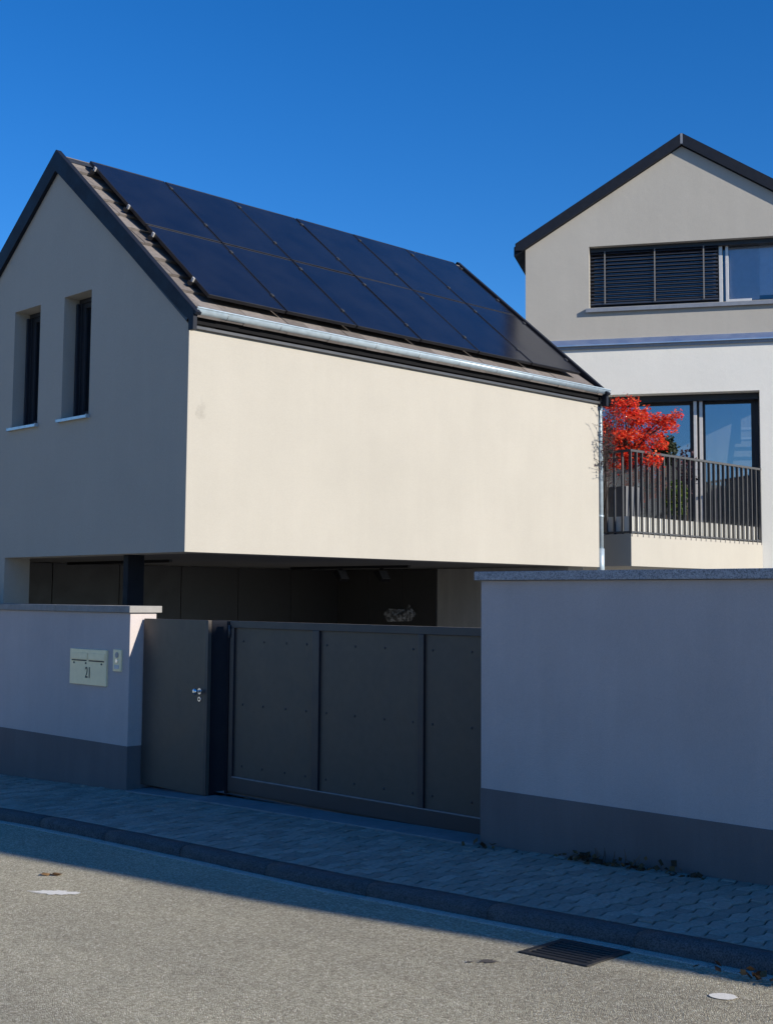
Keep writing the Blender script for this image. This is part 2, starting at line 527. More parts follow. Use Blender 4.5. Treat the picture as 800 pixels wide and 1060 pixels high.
# carport inside: ceiling, dark panel cladding, plastered back wall
mb = MB(); mb.box(XL + .34, XC - .342, YH + .342, YE - .302, 2.203, 2.34)
mb.build("carport_ceiling", M["soffit"], house, H0)
mb = MB()
for k in range(6):
    y = YH + .36 + k * 1.07
    mb.box(XL + .342, XL + .375, y, y + 1.06, -0.1, 2.19)
for k in range(3):
    a = XL + .38 + k * .742
    mb.box(a, a + .737, YE - .36, YE - .305, -0.1, 2.19)
mb.build("panel_cladding", M["darkpanel"], house, H0, bevel=.003, seg=1)
mb = MB(); mb.box(-13.495, -11.0, YE - .34, YE - .304, -0.1, 2.195)
mb.build("carport_back_wall", M["inner"], house, H0)
mb = MB()
mb.box(-12.125, -12.03, 7.93, 8.14, -0.2, 2.2)
mb.build("steel_post", M["post"], house, H0, bevel=.004)
# ceiling beam seen under the soffit
for a, b, c in ((-15.6, -13.2, 9.3), (-14.9, -12.4, 12.7)):
    mb = MB(); mb.box(a, b, c, c + .04, 2.165, 2.2)
    mb.build("ceiling_rail", M["black"], house, H0)

# roof slabs and tiles
mb = MB()
def roofpt(s, y, off, right=True):
    """s metres down the slope from the ridge, off metres above board-top plane"""
    k = SR if right else SL
    l = math.hypot(1, k); sg = 1 if right else -1
    return Vector((XA + sg * (s / l) + sg * off * k / l, y, ZA - k * s / l + off / l))
RLEN = 3.62
for right, ln in ((True, RLEN), (False, 3.55)):
    pts = [roofpt(0, 0, -0.18, right), roofpt(ln, 0, -0.18, right), roofpt(ln, 0, -0.105, right), roofpt(0, 0, -0.105, right)]
    mb.slab([(p.x, p.z) for p in pts], [], XZ, YH - .02, YE + .02)
roof = mb.build("roof", M["anth"], house, H0)
mb = MB()
tw, tc = 0.30, 0.345
for right, ln in ((True, RLEN), (False, 3.55)):
    s = 0.0
    row = 0
    while s < ln:
        s1 = min(s + tc + .03, ln + .06)
        y = YH + .03 + (0 if row % 2 == 0 else -tw / 2)
        while y < YE - .02:
            ya, yb = max(y, YH + .03) + .002, min(y + tw, YE - .01) - .002
            if yb > ya + .03:
                e = random.uniform(-.003, .003); e2 = random.uniform(-.004, .004)
                lo, hi = -0.085, -0.050
                c = [roofpt(s, ya, lo + e, right), roofpt(s, yb, lo + e, right), roofpt(s1 + e2, yb, hi + e, right), roofpt(s1 + e2, ya, hi + e, right)]
                d = [roofpt(s, ya, lo - .014, right), roofpt(s, yb, lo - .014, right), roofpt(s1 + e2, yb, hi - .030, right), roofpt(s1 + e2, ya, hi - .030, right)]
                T = [mb.bm.verts.new(p) for p in c]; B = [mb.bm.verts.new(p) for p in d]
                mb.bm.faces.new(T); mb.bm.faces.new(B[::-1])
                for q in range(4):
                    w = (q + 1) % 4
                    mb.bm.faces.new((T[q], T[w], B[w], B[q]))
            y += tw
        s += tc
        row += 1
# ridge caps
y = YH + .05
while y < YE - .05:
    yb = min(y + .38, YE - .02)
    h = random.uniform(-.002, .002)
    for sg, k in ((1, SR), (-1, SL)):
        w = .12
        q = [Vector((XA, y, ZA - .052 + h)), Vector((XA, yb, ZA - .056 + h)), Vector((XA + sg * w, yb, ZA - .062 - w * k + h)), Vector((XA + sg * w, y, ZA - .058 - w * k + h))]
        T = [mb.bm.verts.new(p) for p in q]; B = [mb.bm.verts.new(p - Vector((0, 0, .03))) for p in q]
        mb.bm.faces.new(T); mb.bm.faces.new(B[::-1])
        for a in range(4):
            b = (a + 1) % 4
            mb.bm.faces.new((T[a], T[b], B[b], B[a]))
    y += .37
mb.build("roof_tiles", M["tile"], roof, H0)
# rake boards: front and rear gable
XR = -10.575
def rake(y0, y1, ycap):
    mb = MB()
    zr = roof_top(XR)
    xl = -16.30
    outer = [(XA, ZA), (XR, zr), (XR - .005, 4.465), (XR - .085, 4.465), (XR - .085, 4.585), (XC - .02, 4.625), (XA, ZA - .255), (xl + .02, roof_top(xl) - .235), (xl, roof_top(xl))]
    mb.slab(outer, [], XZ, y0, y1)
    # sheet cap lapping over the tile edge
    for right, ln in ((True, RLEN + .12), (False, 3.6)):
        pts = [roofpt(0.0, 0, .003, right), roofpt(ln, 0, .003, right), roofpt(ln, 0, -.03, right), roofpt(0.0, 0, -.03, right)]
        mb.slab([(p.x, p.z) for p in pts], [], XZ, min(y0, ycap) + .003, max(y1, ycap) - .003)
    return mb.build("rake_board", M["rake"], house, H0)
rake(YH - .052, YH - .004, YH + .022)
rake(YE + .004, YE + .052, YE - .02)
# eaves: dark fascia with the gutter's shadow in its colour, grey flashing, zinc gutter and downpipe
mb = MB(); mb.box(XC + .002, XC + .03, YH + .004, YE, 4.555, 4.70)
mb.build("fascia", M["fascia_shade"], house, H0)
mb = MB(); mb.box(XC + .002, XC + .04, YH - .0, YE + .02, 4.500, 4.532)
mb.build("eaves_flashing", M["rail"], house, H0, bevel=.004)
mb = MB()
gx, gzt, gr = XC + .088, 4.692, .052
ring0 = []
for y in (YH - .004, YE + .10):
    pts = []
    for k in range(13):
        a = math.pi + math.pi * k / 12
        pts.append((gx + gr * math.cos(a), gzt + gr * 1.15 * math.sin(a)))
    bead = [(gx + gr + .010 * math.cos(t) - .002, gzt + .008 + .010 * math.sin(t)) for t in (-1.6, -.5, .6, 1.7, 2.8)]
    ring0.append([mb.bm.verts.new((px, y, pz_)) for px, pz_ in pts + bead])
for k in range(len(ring0[0]) - 1):
    f = mb.bm.faces.new((ring0[0][k], ring0[0][k + 1], ring0[1][k + 1], ring0[1][k])); f.smooth = True
mb.bm.faces.new(ring0[0][:13]); mb.bm.faces.new(ring0[1][:13][::-1])
gut = mb.build("gutter", M["zinc"], house, H0, normals=False)
for k in range(10):
    y = YH + .4 + k * .72
    b2 = MB()
    pts = [(gx + (gr + .001) * math.cos(math.pi + math.pi * q / 8), y, gzt + (gr + .001) * 1.15 * math.sin(math.pi + math.pi * q / 8)) for q in range(9)]
    b2.tube(pts, .004, 5)
    b2.build("gutter_bracket", M["grey_metal"], gut, H0)
mb = MB()
px, py = XC - .012, YE + .055
mb.tube([(gx, YE + .05, 4.63), (gx - .02, YE + .055, 4.56), (px, py, 4.44), (px, py, 4.2), (px, py, 2.45)], .038, 12)
mb.tube([(px, py, 2.46), (px, py, 2.0)], .050, 12)
for z in (3.9, 2.9):
    mb.tube([(px, py, z), (px, py, z + .03)], .044, 12)
mb.build("downpipe", M["zinc"], house, H0)
# gable windows
for a, b, c, d in wins:
    yf = YH + .20
    f = MB()
    f.slab([(a, c), (b, c), (b, d), (a, d)], [[(a + .05, c + .05), (b - .05, c + .05), (b - .05, d - .05), (a + .05, d - .05)]], XZ, yf, yf + .07)
    f.slab([(a + .05, c + .05), (b - .05, c + .05), (b - .05, d - .05), (a + .05, d - .05)], [[(a + .11, c + .11), (b - .11, c + .11), (b - .11, d - .11), (a + .11, d - .11)]], XZ, yf + .02, yf + .075)
    w = f.build("window", M["anth"], house, H0, bevel=.003, seg=1)
    g = MB(); g.box(a + .10, b - .10, yf + .045, yf + .052, c + .10, d - .10); g.build("pane", M["darkglass"], w, H0)
    g = MB(); g.box(a + .02, b - .02, yf + .20, yf + .22, c + .02, d - .02); g.build("curtain", M["black"], w, H0)
    g = MB()
    g.box(b - .045, b - .012, yf - .05, yf - .004, c + .01, d - .06)
    g.box(a + .012, a + .045, yf - .05, yf - .004, c + .01, d - .06)
    g.build("guide_rail", M["gateframe"], w, H0, bevel=.003, seg=1)
    g = MB()
    g.slab([(YH - .05, c - .028), (YH - .05, c + .004), (YH + .2, c + .03), (YH + .2, c + .002), (YH - .04, c - .022)], [], lambda p, q, dd: (dd, p, q), a - .035, b + .02)
    g.box(a - .04, a - .035, YH - .052, YH - .001, c - .03, c + .012)
    g.box(b + .02, b + .025, YH - .052, YH - .001, c - .03, c + .012)
    g.build("sill", M["zinc"], w, H0)

# ------------------------------------------------------------------ solar panels and rails
PS = [(0.21, 1.785), (1.805, 3.36)]
PYs, PP = 8.03, 1.080
TOP = 0.052
def rbox(mb, s0, s1, y0, y1, o0, o1, mi=0):
    c = [roofpt(s, y, o) for o in (o0, o1) for s, y in ((s0, y0), (s1, y0), (s1, y1), (s0, y1))]
    v = [mb.bm.verts.new(p) for p in c]
    for f in ((3, 2, 1, 0), (4, 5, 6, 7), (0, 1, 5, 4), (1, 2, 6, 5), (2, 3, 7, 6), (3, 0, 4, 7)):
        mb.bm.faces.new([v[q] for q in f]).material_index = mi
RAILS = [0.40, 1.36, 2.02, 3.02]
ords = ["first", "second", "third", "fourth", "fifth", "last"]
def make_panel(row, colm):
    s0, s1 = PS[row]
    y0 = PYs + colm * PP; y1 = y0 + PP - .018
    org = roofpt(s1, y0, TOP - .04)
    where = ("nearest the street gable" if colm == 0 else "at the far roof end" if colm == 5 else "%s from the street gable" % ords[colm])
    t = thing("solar_panel", org, "black solar panel in the %s row on the roof, %s" % (("upper", "lower")[row], where), "solar panel", "solar panels on the garage house roof")
    mb = MB()
    rbox(mb, s0, s1, y0, y0 + .016, TOP - .038, TOP); rbox(mb, s0, s1, y1 - .016, y1, TOP - .038, TOP)
    rbox(mb, s0, s0 + .016, y0 + .0165, y1 - .0165, TOP - .038, TOP); rbox(mb, s1 - .016, s1, y0 + .0165, y1 - .0165, TOP - .038, TOP)
    mb.build("frame", M["black"], t, org, bevel=.002, seg=1)
    mb = MB(); rbox(mb, s0 + .0165, s1 - .0165, y0 + .0165, y1 - .0165, TOP - .03, TOP - .003)
    mb.build("glass", M["solar"], t, org)
    for rs in RAILS[row * 2: row * 2 + 2]:
        mb = MB(); rbox(mb, rs - .025, rs + .025, y1 - .008, y1 + .026, TOP + .001, TOP + .010); rbox(mb, rs - .008, rs + .008, y1 + .003, y1 + .015, TOP - .05, TOP + .016)
        mb.build("clamp", M["rail"], t, org)
    t.rotation_euler = (R(random.uniform(-.18, .18)), R(random.uniform(-.16, .16)), 0)
    return t
for row in range(2):
    for colm in range(6):
        make_panel(row, colm)
rl = ["closest to the ridge", "under the lower half of the upper row", "under the upper half of the lower row", "closest to the gutter"]
for rs, txt in zip(RAILS, rl):
    mb = MB(); rbox(mb, rs - .02, rs + .02, PYs - .05, PYs + 6 * PP + .03, TOP - .085, TOP - .042)
    org = roofpt(rs, PYs - .05, TOP - .085)
    t = thing("mounting_rail", org, "dark mounting rail beneath the solar panels, %s" % txt, "mounting rail", "mounting rails under the solar panels")
    mb.build("rail", M["black"], t, org)
    mb = MB(); rbox(mb, rs - .018, rs + .018, PYs - .022, PYs - .002, TOP - .041, TOP + .004)
    mb.build("end_clamp", M["silver"], t, org)

# ------------------------------------------------------------------ street walls
def street_wall(name, label, x0, x1, ztop, zpl, th, cop0, cop1, cz0, cz1, cy0, cy1, cm):
    org = ((x0 + x1) / 2, YW, gz((x0 + x1) / 2))
    t = thing(name, org, label, "wall")
    mb = MB(); mb.box(x0, x1, YW, YW + th, -0.9, ztop); mb.build("wall_body", M["wall"], t, org, bevel=.006)
    mb = MB(); mb.box(x0 - .004 if cop0 is not None else x0, x1 + .004, YW - .004, YW + th + .004, -0.9, zpl)
    mb.build("plinth", M["plinth"], t, org, bevel=.003, seg=1)
    mb = MB()
    for a, b in zip(cop0, cop0[1:]):
        mb.box(a + .0015, b - .0015, cy0, cy1, cz0, cz1)
    mb.build("coping", cm, t, org, bevel=.005)
    return t
street_wall("garden_wall", "lower rendered street wall carrying the letterbox, with pale coping and dark grey plinth", -21, -11.06, 1.578, 0.250, .315,
            [-21, -19.0, -17, -15.0, -12.45, -11.025], None, 1.58, 1.648, 7.30, 7.69, M["coping_pale"])
rw = street_wall("garden_wall", "tall plain rendered street wall right of the driveway gate, granite coping and dark plinth", -6.392, 3.0, 1.883, 0.350, .25,
            [-6.425, -4.95, -3.45, -1.95, -.45, 1.05, 2.55, 3.0], None, 1.885, 1.95, 7.288, 7.62, M["coping"])

# letterbox
org = (-11.795, YW, 0.82)
t = thing("letterbox", org, "flat steel letterbox with number 21 set in the left street wall", "letterbox")
mb = MB(); mb.box(-12.145, -11.445, YW - .022, YW + .03, 0.822, 1.19); mb.build("front_plate", M["steel"], t, org, bevel=.004)
for a, b in ((-12.125, -11.80), (-11.79, -11.465)):
    mb = MB(); mb.box(a, b, YW - .030, YW - .0225, 1.085, 1.150)
    f = mb.build("flap", M["steel"], t, org, bevel=.002, seg=1)
    mb = MB(); mb.box(a + .02, b - .02, YW - .0265, YW - .0223, 1.066, 1.078); mb.build("slot_shadow_gap", M["ink"], f, org)
for xx in (-12.06, -11.83, -11.53):
    mb = MB(); mb.tube([(xx, YW - .0225, 1.045), (xx, YW - .028, 1.045)], .010, 10)
    mb.build("lock", M["ink"], t, org)
cu = bpy.data.curves.new("number", "FONT"); cu.body = "21"; cu.size = 0.155; cu.extrude = 0.0015; cu.align_x = "CENTER"
tmp = bpy.data.objects.new("tmp_number", cu); COL.objects.link(tmp)
bpy.context.view_layer.update()
me = bpy.data.meshes.new_from_object(tmp.evaluated_get(bpy.context.evaluated_depsgraph_get()))
bpy.data.objects.remove(tmp)
me.name = "house_number"; me.materials.clear(); me.materials.append(M["ink"])
o = bpy.data.objects.new("house_number", me); COL.objects.link(o); o.parent = t
o.rotation_euler = (R(90), 0, 0); o.scale = (0.72, 1.05, 1); o.location = (-11.785 - org[0], -0.0245, 0.895 - org[2])
# intercom
org = (-11.257, YW, 0.99)
t = thing("intercom", org, "narrow steel doorbell intercom plate beside the letterbox", "intercom")
mb = MB(); mb.box(-11.33, -11.185, YW - .018, YW + .02, 0.985, 1.205); mb.build("plate", M["steel"], t, org, bevel=.004)
mb = MB(); mb.tube([(-11.257, YW - .0185, 1.15), (-11.257, YW - .023, 1.15)], .030, 16); mb.build("speaker", M["grey_metal"], t, org)
mb = MB(); mb.tube([(-11.257, YW - .0185, 1.09), (-11.257, YW - .024, 1.09)], .020, 16); mb.build("button", M["bright"], t, org)
mb = MB(); mb.box(-11.30, -11.215, YW - .022, YW - .0185, 1.01, 1.05); mb.build("name_plate", M["pale"], t, org)

# ------------------------------------------------------------------ gates
org = (-10.5, 7.48, -0.15)
t = thing("pedestrian_gate", org, "narrow dark grey metal pedestrian gate with round steel knob", "gate")
mb = MB(); mb.box(-11.035, -9.964, 7.48, 7.525, -0.128, 1.522); mb.build("leaf", M["gate"], t, org, bevel=.005)
mb = MB(); mb.box(-10.16, -9.96, 7.527, 7.765, -0.16, 1.518); mb.build("gate_post", M["post"], t, org, bevel=.004)
mb = MB(); mb.box(-9.9998, -9.957, 7.478, 7.4798, -0.12, 1.515); mb.build("edge_trim", M["gateframe"], t, org)
mb = MB()
mb.tube([(-10.075, 7.479, .845), (-10.075, 7.474, .845)], .030, 16)
mb.tube([(-10.075, 7.474, .845), (-10.075, 7.435, .845)], .012, 12)
mb.tube([(-10.075, 7.440, .845), (-10.075, 7.430, .845), (-10.075, 7.410, .845), (-10.075, 7.402, .845)], [.018, .030, .028, .012], 16)
mb.build("knob", M["bright"], t, org)
mb = MB(); mb.tube([(-10.075, 7.479, .770), (-10.075, 7.472, .770)], .024, 16); k = mb.build("lock_rose", M["bright"], t, org)
mb = MB(); mb.tube([(-10.075, 7.4715, .770), (-10.075, 7.468, .770)], .009, 10); mb.build("keyhole", M["ink"], k, org)

org = (-8.2, 7.62, -0.09)
t = thing("driveway_gate", org, "wide dark grey sliding driveway gate of framed metal panels", "gate")
gx0, gx1 = -9.785, -6.05
mb = MB()
y0, y1 = 7.605, 7.665
mb.box(gx0, gx1, y0, y1, 1.455, 1.520)
mb.box(gx0, gx1, y0, y1, -0.072, 0.060)
for a, b in ((gx0, gx0 + .06), (-8.605, -8.515), (-7.312, -7.245), (gx1 - .06, gx1)):
    mb.box(a, b, y0, y1, 0.0602, 1.4548)
mb.build("frame", M["gateframe"], t, org, bevel=.004)
for a, b, xs in ((gx0 + .0605, -8.6055, (.12, .42, .74, 1.02)), (-8.5145, -7.3125, (.08, .44, .80, 1.13)), (-7.2445, gx1 - .0605, (.08, .50, .90))):
    mb = MB(); mb.box(a, b, y0 + .022, y0 + .036, 0.061, 1.4545)
    p = mb.build("panel", M["gate"], t, org)
    base = None
    for x in xs:
        for z in (1.33, .74, .17):
            if base is None:
                mb = MB(); mb.tube([(0, 0.004, 0), (0, 0, 0), (0, -.004, 0)], [.011, .011, .006], 10)
                base = mb.build("rivet", M["anth"], p)
                r = base
            else:
                r = base.copy(); COL.objects.link(r); r.parent = p
            r.location = (a + x - org[0], y0 + .020 - org[1], z - org[2])
    # thin bright drip edge on the bottom rail
mb = MB(); mb.box(gx0 + .06, gx1 - .06, y0 - .001, y0 + .020, .0602, .0665); mb.build("drip_edge", M["grey_metal"], t, org)
for z in (1.36,):
    mb = MB(); mb.tube([(gx0 - .0, y0 - .008, z), (gx0 - .0, y0 - .008, z + .12)], .011, 10); mb.build("hinge_pin", M["rail"], t, org)
mb = MB(); mb.box(gx0, gx1, y0 + .012, y1 - .012, -.090, -.0725); mb.build("floor_track", M["black"], t, org)
mb = MB(); mb.box(gx0 - .05, gx0 - .012, y0 + .0, y1 + .02, -0.12, 1.515); mb.build("catch_post", M["post"], t, org)

# ------------------------------------------------------------------ in the carport
for k, (x, y, lab) in enumerate(((-14.58, 13.45, "left of two dark spotlights under the carport ceiling"), (-14.0, 13.76, "right of two dark spotlights under the carport ceiling"))):
    org = (x, y, 2.2)
    t = thing("spotlight", org, lab, "spotlight", "spotlights under the carport ceiling")
    mb = MB(); mb.box(x - .02, x + .02, y - .02, y + .02, 2.13, 2.202); mb.build("bracket", M["black"], t, org)
    mb = MB(); mb.slab([(-.10, .0), (.02, .02), (.10, -.10), (.06, -.15)], [], lambda a, b, d: (x + a, y + d, 2.14 + b), -.09, .09); mb.build("housing", M["black"], t, org, bevel=.004)
    mb = MB(); mb.slab([(.023, .016), (.103, -.104), (.108, -.100), (.028, .02)], [], lambda a, b, d: (x + a, y + d, 2.14 + b), -.08, .08); mb.build("lens", M["planter"], t, org)
# crumpled clear film leaning against the dark cladding
mb = MB()
rr = random.Random(3)
pts = {}
yy = YE - .37
poly = [(-14.62, 1.50), (-14.50, 1.37), (-14.0, 1.39), (-13.86, 1.50), (-13.98, 1.60), (-14.06, 1.67), (-14.14, 1.57), (-14.45, 1.58)]
fc = [mb.bm.verts.new((a, yy - rr.uniform(0.0, .07), b)) for a, b in poly]
cs = [mb.bm.verts.new((a, yy - rr.uniform(.05, .12), b)) for a, b in ((-14.32, 1.47), (-14.1, 1.50))]
for k in (6, 7, 0, 1): mb.bm.faces.new((cs[0], fc[k], fc[(k + 1) % 8]))
for k in (2, 3, 4, 5): mb.bm.faces.new((cs[1], fc[k], fc[k + 1]))
mb.bm.faces.new((cs[0], fc[2], cs[1])); mb.bm.faces.new((cs[1], fc[6], cs[0]))
tag(mb.build("plastic_film", M["clear_film"], None, (-14.2, yy, 1.37)), "crumpled transparent plastic film showing pale above the driveway gate", "plastic film")

# ------------------------------------------------------------------ rear house (local u, v, z)
RY = R(30.873)
RN = Vector((math.sin(RY), -math.cos(RY), 0))
RO = RN * -22.125
rear = thing("rear_house", (RO.x, RO.y, 0), "greige and white gabled house behind, with blinds, balcony and dark roof edge", "house", None, RY)
UA, ZAP, MS = -0.50, 9.74, 0.615
UL, UR = -3.20, 2.20
VD = 8.0
rz_ = lambda u: ZAP - MS * abs(u - UA)
WIN = (-2.09, 1.85, 6.78, 7.865)
DOR = (-2.05, 0.716, 2.76, 5.25)
mb = MB()
mb.slab([(UL, 6.10), (UR, 6.10), (UR, rz_(UR) - .21), (UA, ZAP - .21), (UL, rz_(UL) - .21)], [[(WIN[0], WIN[2]), (WIN[1], WIN[2]), (WIN[1], WIN[3]), (WIN[0], WIN[3])]], XZ, 0, .32)
mb.box(UL, UL + .32, .32, VD, 6.1, rz_(UL) - .22); mb.box(UR - .32, UR, .32, VD, 6.1, rz_(UR) - .22)
mb.slab([(UL, 6.10), (UR, 6.10), (UR, rz_(UR) - .21), (UA, ZAP - .21), (UL, rz_(UL) - .21)], [], XZ, VD, VD + .3)
mb.build("upper_wall", M["greige"], rear)
mb = MB()
ULL, URL = -3.20, 5.0
mb.slab([(ULL, -.3), (URL, -.3), (URL, 6.098), (ULL, 6.098)], [[(DOR[0], DOR[2]), (DOR[1], DOR[2]), (DOR[1], DOR[3]), (DOR[0], DOR[3])]], XZ, 0.001, .56)
mb.box(ULL, ULL + .3, .56, VD, -.3, 6.098); mb.box(URL - .3, URL, .56, VD, -.3, 6.098); mb.box(ULL, URL, VD, VD + .3, -.3, 6.098)
mb.build("lower_wall", M["white"], rear)
mb = MB()
mb.box(ULL + .3, URL - .3, .56, VD, 2.55, 2.74); mb.box(ULL + .32, UR - .32, .325, VD, 5.95, 6.09)
mb.build("floor", M["inner"], rear)
mb = MB(); mb.box(ULL + .3, URL - .3, 4.0, 4.1, 2.74, 5.95); mb.box(UL + .32, UR - .32, 4.0, 4.1, 6.09, 8.5)
mb.build("partition", M["inner"], rear)
mb = MB(); mb.slab([(-.085, 6.105), (-.085, 6.120), (-.012, 6.225), (.0, 6.225), (.0, 6.105)], [], lambda p, q, dd: (dd, p, q), ULL - .03, URL + .03)
led = mb.build("ledge_flashing", M["flash"], rear)
mb = MB(); mb.box(ULL - .02, URL + .02, -.035, -.0005, 6.055, 6.104); mb.build("drip_profile", M["grey_metal"], led)
# roof
mb = MB()
for sg, ue in ((-1, -3.40), (1, 2.42)):
    mb.slab([(UA, ZAP - .03), (ue, rz_(ue) - .03), (ue, rz_(ue) - .19), (UA, ZAP - .19)], [], XZ, -.03, VD + .35)
rf = mb.build("roof", M["rake"], rear)
mb = MB()
mb.slab([(UA - .006, ZAP), (-3.37, rz_(-3.37)), (-3.37, rz_(-3.37) - .125), (-3.24, rz_(-3.24) - .20), (UA - .006, ZAP - .205)], [], XZ, -.085, -.031)
mb.build("rake_board", M["rake"], rear)
mb = MB()
mb.slab([(UA + .006, ZAP), (2.40, rz_(2.40)), (2.40, rz_(2.40) - .205), (UA + .006, ZAP - .205)], [], XZ, -.085, -.031)
mb.build("rake_board", M["rake"], rear)
mb = MB(); mb.box(UA - .02, UA + .02, -.0875, -.05, ZAP - .19, ZAP - .01); mb.build("ridge_joint", M["grey_metal"], rear)
# upper window
u0, u1, z0, z1 = WIN
mb = MB()
for a, b in ((u0, 0.10), (0.10, u1)):
    mb.slab([(a, z0), (b, z0), (b, z1), (a, z1)], [[(a + .06, z0 + .07), (b - .06, z0 + .07), (b - .06, z1 - .07), (a + .06, z1 - .07)]], XZ, .27, .33)
w = mb.build("window", M["anth"], rear, bevel=.003, seg=1)
for a, b, g in ((u0, 0.10, "glass"), (0.10, u1, "clearglass")):
    mb = MB(); mb.box(a + .055, b - .055, .295, .303, z0 + .065, z1 - .065); mb.build("pane", M[g], w)
mb = MB(); mb.box(.09, .15, .20, .269, z0 + .004, z1 - .004); mb.build("guide_rail", M["silver"], w, bevel=.003, seg=1)
mb = MB(); mb.box(.20, .25, .21, .267, z0 + .01, z1 - .05); mb.build("sash_edge", M["silver"], w, bevel=.003, seg=1)
mb = MB(); mb.box(.25, .62, .21, .267, z0 + .02, z0 + .085); mb.build("sash_rail", M["silver"], w, bevel=.003, seg=1)
mb = MB(); mb.box(u0 + .01, u1 - .01, .12, .269, z1 - .075, z1 - .003); mb.build("blind_box", M["black"], w)
mb = MB()
n = 14
for k in range(n):
    z = z0 + .14 + k * .0655
    mb.obox(((u0 + .09) / 2, .145, z), ((.075 - u0) / 2 - .01, .036, .0012), Matrix.Rotation(R(38), 3, "X"))
mb.box(u0 + .012, .08, .125, .165, z0 + .075, z0 + .10)
bl = mb.build("blind", M["slat"], w)
for u in (-1.83, -.98, -.16):
    mb = MB(); mb.box(u - .011, u + .011, .104, .107, z0 + .09, z1 - .07); mb.build("cord", M["cord"], bl)
mb = MB()
mb.slab([(-.062, z0 - .085), (-.062, z0 - .02), (.25, z0 + .012), (.25, z0 - .004), (-.052, z0 - .03), (-.052, z0 - .085)], [], lambda p, q, dd: (dd, p, q), u0 - .06, u1 + .06)
mb.build("sill", M["grey_metal"], w)
mb = MB()
for k in range(9):
    a = .26 + k * .055
    mb.slab([(a, z0 + .08), (a + .055, z0 + .08), (a + .055, z1 - .08), (a, z1 - .08)], [], XZ, .312 + (.018 if k % 2 else 0), .322 + (.018 if k % 2 else 0))
mb.build("curtain", M["curtain"], w)
mb = MB(); mb.box(.30, u1 - .1, .352, .356, z0 + .16, z1 - .06); mb.build("roller_shade", M["shade"], w)
# terrace door
u0, u1, z0, z1 = DOR
mb = MB()
MU = -.30
for a, b in ((u0, MU), (MU, u1)):
    mb.slab([(a, z0), (b, z0), (b, z1), (a, z1)], [[(a + .07, z0 + .09), (b - .07, z0 + .09), (b - .07, z1 - .09), (a + .07, z1 - .09)]], XZ, .42, .48)
    mb.slab([(a + .07, z0 + .09), (b - .07, z0 + .09), (b - .07, z1 - .09), (a + .07, z1 - .09)], [[(a + .13, z0 + .16), (b - .13, z0 + .16), (b - .13, z1 - .15), (a + .13, z1 - .15)]], XZ, .43, .485)
dr = mb.build("terrace_door", M["anth"], rear, bevel=.003, seg=1)
for a, b in ((u0, MU), (MU, u1)):
    mb = MB(); mb.box(a + .12, b - .12, .455, .463, z0 + .15, z1 - .14); mb.build("pane", M["glass"], dr)
mb = MB(); mb.box(MU - .065, MU - .01, .30, .419, z0 + .01, z1 - .02); mb.build("guide_rail", M["silver"], dr, bevel=.003, seg=1)
mb = MB(); mb.box(MU + .03, MU + .085, .33, .418, z0 + .01, z1 - .02); mb.build("guide_rail", M["silver"], dr, bevel=.003, seg=1)
mb = MB(); mb.box(u0 + .01, u1 - .01, .24, .418, z1 - .11, z1 - .004); mb.build("blind_box", M["black"], dr)
mb = MB(); mb.tube([(MU - .12, .42, 3.85), (MU - .12, .37, 3.85), (MU - .24, .37, 3.85)], .011, 8); mb.build("handle", M["bright"], dr)
# added column and steps behind the right leaf, standing in for a reflection
mb = MB()
mb.box(.27, .42, .75, .80, 4.45, 5.3)
mb.slab([(.02, 2.9), (.12, 2.9), (.42, 5.2), (.32, 5.2)], [], XZ, .9, .93)
for k in range(11):
    z = 2.95 + k * .19
    mb.box(.10 + k * .022, 1.3, 1.0 + k * .10, 1.28 + k * .10, z, z + .04)
mb.build("reflection_stair", M["curtain"], rear)

# balcony
Yb, Xb = 15.6, -10.73
hl = lambda x: 19.36 + math.tan(RY) * (x - Xb)
wl = lambda x, y: (rear.matrix_world.inverted() if False else None)
XLb = -13.6
bal = bpy.data.objects.new("balcony_slab", None)
rinv = (Matrix.Translation((RO.x, RO.y, 0)) @ Matrix.Rotation(RY, 4, "Z")).inverted()
def to_rear(mb):
    bmesh.ops.transform(mb.bm, matrix=rinv, verts=mb.bm.verts[:])
bpy.data.objects.remove(bal)
mb = MB()
mb.slab([(XLb, Yb), (Xb, Yb), (Xb, hl(Xb) - .002), (XLb, hl(XLb) - .002)], [], XY, 2.232, 2.70)
to_rear(mb); slabo = mb.build("balcony_slab", M["cream"], rear, bevel=.004)
mb = MB()
mb.slab([(XLb, Yb + .06), (Xb - .06, Yb + .06), (Xb - .06, hl(Xb - .06) - .01), (Xb - .10, hl(Xb - .10) - .01), (Xb - .10, Yb + .10), (XLb, Yb + .10)], [], XY, 2.702, 2.96)
to_rear(mb); mb.build("upstand", M["white"], slabo)
mb = MB()
zt0, zt1 = 3.90, 3.935
mb.box(Xb - .045, Xb + .005, Yb, hl(Xb) - .01, zt0, zt1)
mb.box(XLb, Xb - .0455, Yb, Yb + .05, zt0, zt1)
mb.box(Xb - .035, Xb - .005, Yb + .03, hl(Xb) - .01, 2.715, 2.74)
mb.box(XLb, Xb - .036, Yb + .01, Yb + .04, 2.715, 2.74)
to_rear(mb); rail = mb.build("balcony_railing", M["rail"], rear, bevel=.002, seg=1)
base = None
for k in range(27):
    y = Yb + .02 + k * .1425
    mb = MB(); mb.box(Xb - .042, Xb + .002, y - .010, y + .010, 2.66, zt0 - .0005); to_rear(mb); mb.build("baluster", M["rail"], rail)
for k in range(1, 19):
    x = Xb - .02 - k * .1425
    mb = MB(); mb.box(x - .010, x + .010, Yb + .003, Yb + .047, 2.66, zt0 - .0005); to_rear(mb); mb.build("baluster", M["rail"], rail)

